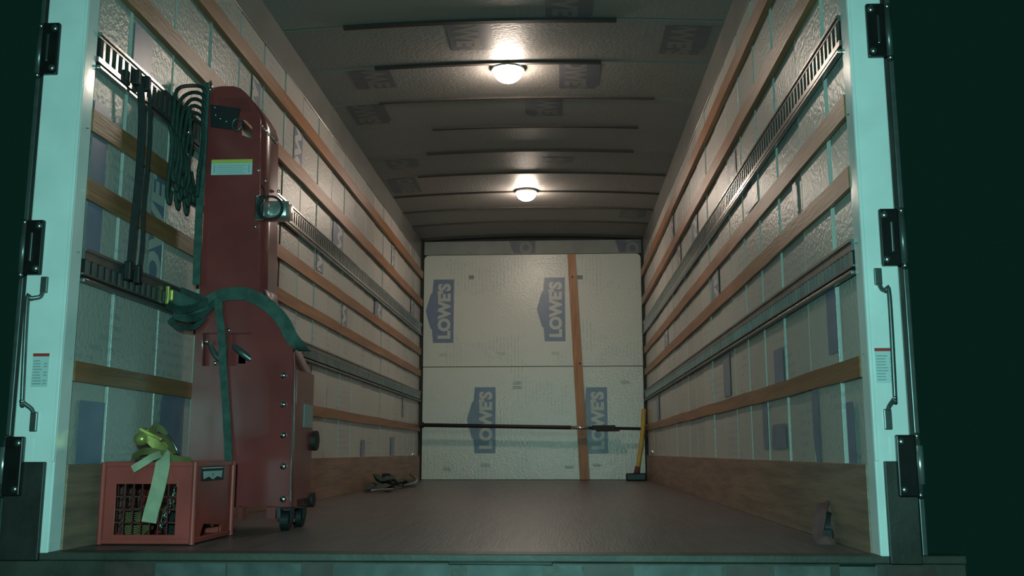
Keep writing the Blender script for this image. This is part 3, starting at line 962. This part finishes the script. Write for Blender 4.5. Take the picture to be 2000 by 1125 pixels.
def crate_side(fr_, wlen, name, winmargin=(0.040, 0.055), parent=cr_):
    out = [(0, 0.004), (wlen, 0.004), (wlen, CH), (0, CH)]
    a, b = winmargin
    win = [(a, 0.032), (wlen - b, 0.032), (wlen - b, 0.190), (a, 0.190)]
    p = link(name, plate([out, win], 0.010, fr_), M['crate'], parent)
    bm = bmesh.new()
    n = 7
    for i in range(1, n):
        u = a + (wlen - a - b) * i / n
        q = [fr_(u - 0.002, 0.032, 0.003), fr_(u + 0.002, 0.032, 0.008), fr_(u, 0.19, 0.003)]
        xs = [c[0] for c in q]; ys = [c[1] for c in q]
        box(bm, min(xs), max(xs) + 1e-4, min(ys), max(ys) + 1e-4, 0.030, 0.192)
    for z in (0.07, 0.11, 0.15):
        q0, q1 = fr_(a, 0, 0.003), fr_(wlen - b, 0, 0.008)
        box(bm, min(q0[0], q1[0]), max(q0[0], q1[0]), min(q0[1], q1[1]), max(q0[1], q1[1]), z - 0.002, z + 0.002)
    link('lattice', bm, M['red_dark'], p)
    return p


crate_side(lambda u, v, w_: (CX0 + u, CY0 + w_, v), CX1 - CX0, 'front_side')
crate_side(lambda u, v, w_: (CX0 + u, CY1 - w_, v), CX1 - CX0, 'rear_side')
crate_side(lambda u, v, w_: (CX0 + w_, CY0 + 0.0105 + u, v), CY1 - CY0 - 0.021, 'left_side', (0.05, 0.05))
rs = link('right_side', plate([[(0, 0.004), (CY1 - CY0 - 0.021, 0.004), (CY1 - CY0 - 0.021, CH), (0, CH)], [(0.09, 0.06), (0.26, 0.045), (0.26, 0.022), (0.06, 0.022)]], 0.010, lambda u, v, w_: (CX1 - w_, CY0 + 0.0105 + u, v)), M['crate'], cr_)
link('bottom', bx(CX0 + 0.010, CX1 - 0.010, CY0 + 0.010, CY1 - 0.010, 0.004, 0.012), M['crate'], cr_)
bm = bmesh.new()
for (a, b, c, d) in ((CX0 - .004, CX1 + .004, CY0 - .005, CY0 + .0), (CX0 - .004, CX1 + .004, CY1, CY1 + .005), (CX0 - .005, CX0, CY0, CY1), (CX1, CX1 + .005, CY0, CY1)):
    box(bm, a, b, c, d, CH - 0.014, CH + 0.001, 0, 0.0015)
for z0 in (0.030,):
    for (a, b, c, d) in ((CX0, CX1, CY0 - .004, CY0), (CX1, CX1 + .004, CY0, CY1)):
        box(bm, a, b, c, d, 0.005, z0 - 0.010, 0, 0.0015)
for x, y in ((CX0 - .002, CY0 - .002), (CX1 + .002, CY0 - .002), (CX1 + .002, CY1 + .002), (CX0 - .002, CY1 + .002)):
    cyl(bm, (x * 1.0, y, 0.003), (x, y, CH), 0.009, 14)
link('rim', bm, M['crate'], cr_)
bd = link('badge', bx(CX1 + 0.0005, CX1 + 0.0020, 3.155, 3.365, 0.196, 0.242), M['black'], cr_)
bm = bmesh.new()
box(bm, CX1 + 0.0018, CX1 + 0.0026, 3.16, 3.355, 0.236, 0.240)
o_ = [(3.17, 0.228), (3.35, 0.228), (3.345, 0.204), (3.30, 0.210), (3.262, 0.200), (3.22, 0.210), (3.175, 0.203)]
bm2 = plate([[(u, v) for u, v in o_], [(3.255, 0.220), (3.265, 0.220), (3.265, 0.212), (3.255, 0.212)]], 0.0008, lambda u, v, w_: (CX1 + 0.0020 + w_, u, v))
me = bpy.data.meshes.new('t'); bm2.to_mesh(me); bm2.free(); bm.from_mesh(me); bpy.data.meshes.remove(me)
link('badge_mark', bm, M['label'], bd)


def spiral(bm, c, r0, r1, turns, width, axis='x', thick=0.0035, tilt=0.0):
    pts = []
    n = int(turns * 12)
    for i in range(n + 1):
        a = 2 * math.pi * i / 12
        r = r0 + (r1 - r0) * i / n
        if axis == 'x':
            pts.append((c[0] + tilt * math.cos(a), c[1] + r * math.cos(a), c[2] + r * math.sin(a)))
        elif axis == 'y':
            pts.append((c[0] + r * math.cos(a), c[1], c[2] + r * math.sin(a)))
        else:
            pts.append((c[0] + r * math.cos(a), c[1] + r * math.sin(a), c[2] + tilt * math.cos(a)))
    fa = {'x': (1, 0, 0), 'y': (0, 1, 0), 'z': (0, 0, 1)}[axis]
    P = [Vector(p) for p in pts]
    f = Vector(fa)
    rings = []
    for i, p in enumerate(P):
        t = (P[min(i + 1, len(P) - 1)] - P[max(i - 1, 0)]).normalized()
        nn = t.cross(f).normalized()
        h, k = f * width / 2, nn * thick / 2
        rings.append([bm.verts.new(p + h + k), bm.verts.new(p - h + k), bm.verts.new(p - h - k), bm.verts.new(p + h - k)])
    for a, b in zip(rings, rings[1:]):
        for k in range(4):
            bm.faces.new((a[k], a[(k + 1) % 4], b[(k + 1) % 4], b[k]))
    bm.faces.new(rings[0]); bm.faces.new(rings[-1])


for (c, r, ax, ma, lab) in (((-1.08, 3.20, 0.065), 0.048, 'y', 'olive', 'coiled olive strap low in the red crate, at its left front'),
                            ((-0.955, 3.22, 0.068), 0.048, 'y', 'blackstrap', 'coiled dark strap low in the red crate, at its right front'),
                            ((-1.02, 3.34, 0.066), 0.050, 'x', 'olive', 'coiled olive strap standing at the back of the red crate')):
    bm = bmesh.new()
    spiral(bm, c, 0.008, r, 6, 0.045, ax)
    o = link('coiled_strap', bm, M[ma])
    tag(o, lab, 'strap', 'coiled straps in the red crate')
ch = bmesh.new()
for k in range(9):
    c = Vector((-0.928 - 0.006 * k, 3.135 + 0.002 * (k % 2), 0.185 - 0.016 * k))
    ax = k % 2
    pts = []
    for q in range(13):
        a = 2 * math.pi * q / 12
        d = Vector((0.007 * math.cos(a), 0, 0.012 * math.sin(a))) if ax else Vector((0, 0.007 * math.cos(a), 0.012 * math.sin(a)))
        pts.append(c + d)
    tube(ch, pts, 0.0024, 7, 2)
o = link('chain', ch, M['dull_chrome'], None, True)
tag(o, 'short steel chain hanging just inside the front of the red crate', 'chain')

# yellow ratchet heaped on the crate with its pale strap over the front
rt_ = empty('crate_ratchet', (-1.03, 3.20, 0.30), 'yellow ratchet buckle heaped on the red crate, its pale webbing hanging down the front', 'ratchet strap')
bm = bmesh.new()
for s in (-1, 1):
    m4 = Matrix.Translation((-1.02, 3.19 + s * 0.020, 0.312)) @ Matrix.Rotation(math.radians(42), 4, 'Y')
    vs = box(bm, -0.060, 0.060, -0.002, 0.002, -0.016, 0.016)
    for v in vs:
        v.co = m4 @ v.co
link_each('side_plate', bm, M['yellow'], rt_)
bm = bmesh.new()
m4 = Matrix.Translation((-1.035, 3.19, 0.345)) @ Matrix.Rotation(math.radians(25), 4, 'Y')
vs = box(bm, -0.050, 0.035, -0.026, 0.026, -0.006, 0.006, 0, 0.003)
for v in bm.verts:
    v.co = m4 @ v.co
link('handle', bm, M['yellow'], rt_)
bm = bmesh.new()
cyl(bm, (-1.072, 3.155, 0.332), (-1.072, 3.225, 0.332), 0.020, 20)
cyl(bm, (-0.985, 3.165, 0.288), (-0.985, 3.215, 0.288), 0.012, 14)
link_each('spool', bm, M['yellow'], rt_, True)
bm = bmesh.new()
ribbon(bm, [(-1.00, 3.20, 0.30), (-0.985, 3.15, 0.285), (-0.966, 3.098, 0.272), (-0.962, 3.083, 0.235), (-0.974, 3.080, 0.16), (-0.986, 3.080, 0.11), (-0.992, 3.078, 0.072)], 0.047, 0.003)
link('webbing', bm, M['pale'], rt_)
bm = bmesh.new()
ribbon(bm, [(-0.99, 3.15, 0.285), (-1.005, 3.10, 0.272), (-1.020, 3.082, 0.258), (-1.055, 3.078, 0.236)], 0.024, 0.003)
link('short_flap', bm, M['pale'], rt_)
bm = bmesh.new()
ribbon(bm, [(-1.09, 3.24, 0.30), (-1.07, 3.20, 0.275), (-1.02, 3.17, 0.268), (-0.96, 3.19, 0.275), (-0.93, 3.24, 0.262)], 0.030, 0.003, (0, -0.4, 1))
ribbon(bm, [(-1.10, 3.17, 0.272), (-1.05, 3.145, 0.292), (-1.00, 3.14, 0.286), (-0.95, 3.15, 0.268), (-0.905, 3.18, 0.262)], 0.026, 0.003, (0, -1, 0.6))
ribbon(bm, [(-1.03, 3.22, 0.365), (-1.00, 3.18, 0.35), (-0.975, 3.17, 0.32), (-0.955, 3.17, 0.285)], 0.028, 0.003, (1, -0.6, 0.6))
ribbon(bm, [(-1.05, 3.2, 0.35), (-1.035, 3.18, 0.372), (-1.005, 3.17, 0.362), (-0.985, 3.18, 0.325)], 0.020, 0.003, (0, -1, 0))
link_each('loose_webbing', bm, M['olive'], rt_)
bm = bmesh.new()
tube(bm, [(-0.985, 3.165, 0.345), (-0.965, 3.16, 0.325), (-0.950, 3.16, 0.30), (-0.945, 3.165, 0.285)], 0.0045, 8)
link('wire_hook', bm, M['dull_chrome'], rt_, True)

# ================================================================== FLOOR CLUTTER
# heap of straps by the left wall near the back
hp = empty('strap_heap', (-1.02, 7.9, 0), 'heap of dark tangled straps on the floor against the left plywood near the back wall', 'straps')
for j in range(5):
    bm = bmesh.new()
    cx, cy_ = -1.06 + 0.03 * random.random(), 7.3 + 0.28 * j
    pts = []
    for k in range(9):
        a = k * 0.9 + j
        pts.append((cx + 0.075 * math.cos(a), cy_ + 0.17 * math.sin(a), 0.015 + 0.012 * (k % 4) + 0.02 * (j % 2) + (0.05 if j in (1, 2) and k in (3, 4, 5) else 0)))
    ribbon(bm, pts, 0.045, 0.004, (0.3, -0.6, 1))
    link('webbing', bm, M['green_dark'] if j != 3 else M['olive'], hp)
bm = bmesh.new()
tube(bm, [(-1.04, 6.95, 0.02), (-0.98, 7.05, 0.022), (-0.93, 7.2, 0.02)], 0.009, 8)
tube(bm, [(-0.98, 8.0, 0.02), (-0.93, 8.2, 0.03), (-0.96, 8.6, 0.05), (-1.06, 8.9, 0.09)], 0.012, 8)
link_each('loose_end', bm, M['dull_chrome'], hp, True)
bm = bmesh.new()
cyl(bm, (-1.10, 7.72, 0.07), (-1.04, 7.72, 0.07), 0.055, 18)
link('ratchet', bm, M['black_steel'], hp)

# faded red strap curled on the floor at the right rear
rc = empty('red_strap_coil', (1.14, 3.25, 0), 'faded red strap and dark buckle curled on the floor against the right plywood', 'strap')
bm = bmesh.new()
ribbon(bm, [(1.168, 3.34, 0.118), (1.155, 3.30, 0.122), (1.140, 3.27, 0.105), (1.128, 3.25, 0.070), (1.118, 3.24, 0.035), (1.122, 3.22, 0.012), (1.142, 3.21, 0.006), (1.160, 3.215, 0.010)], 0.035, 0.005, (-0.5, -1, 0.4))
link('webbing', bm, M['redweb'], rc)
bm = bmesh.new()
ribbon(bm, [(1.170, 3.33, 0.095), (1.158, 3.30, 0.09), (1.148, 3.28, 0.06), (1.150, 3.27, 0.03), (1.165, 3.27, 0.012)], 0.040, 0.005, (-0.3, -1, 0.2))
box(bm, 1.138, 1.172, 3.26, 3.32, 0.0, 0.045, 0, 0.006)
link('buckle', bm, M['black'], rc)
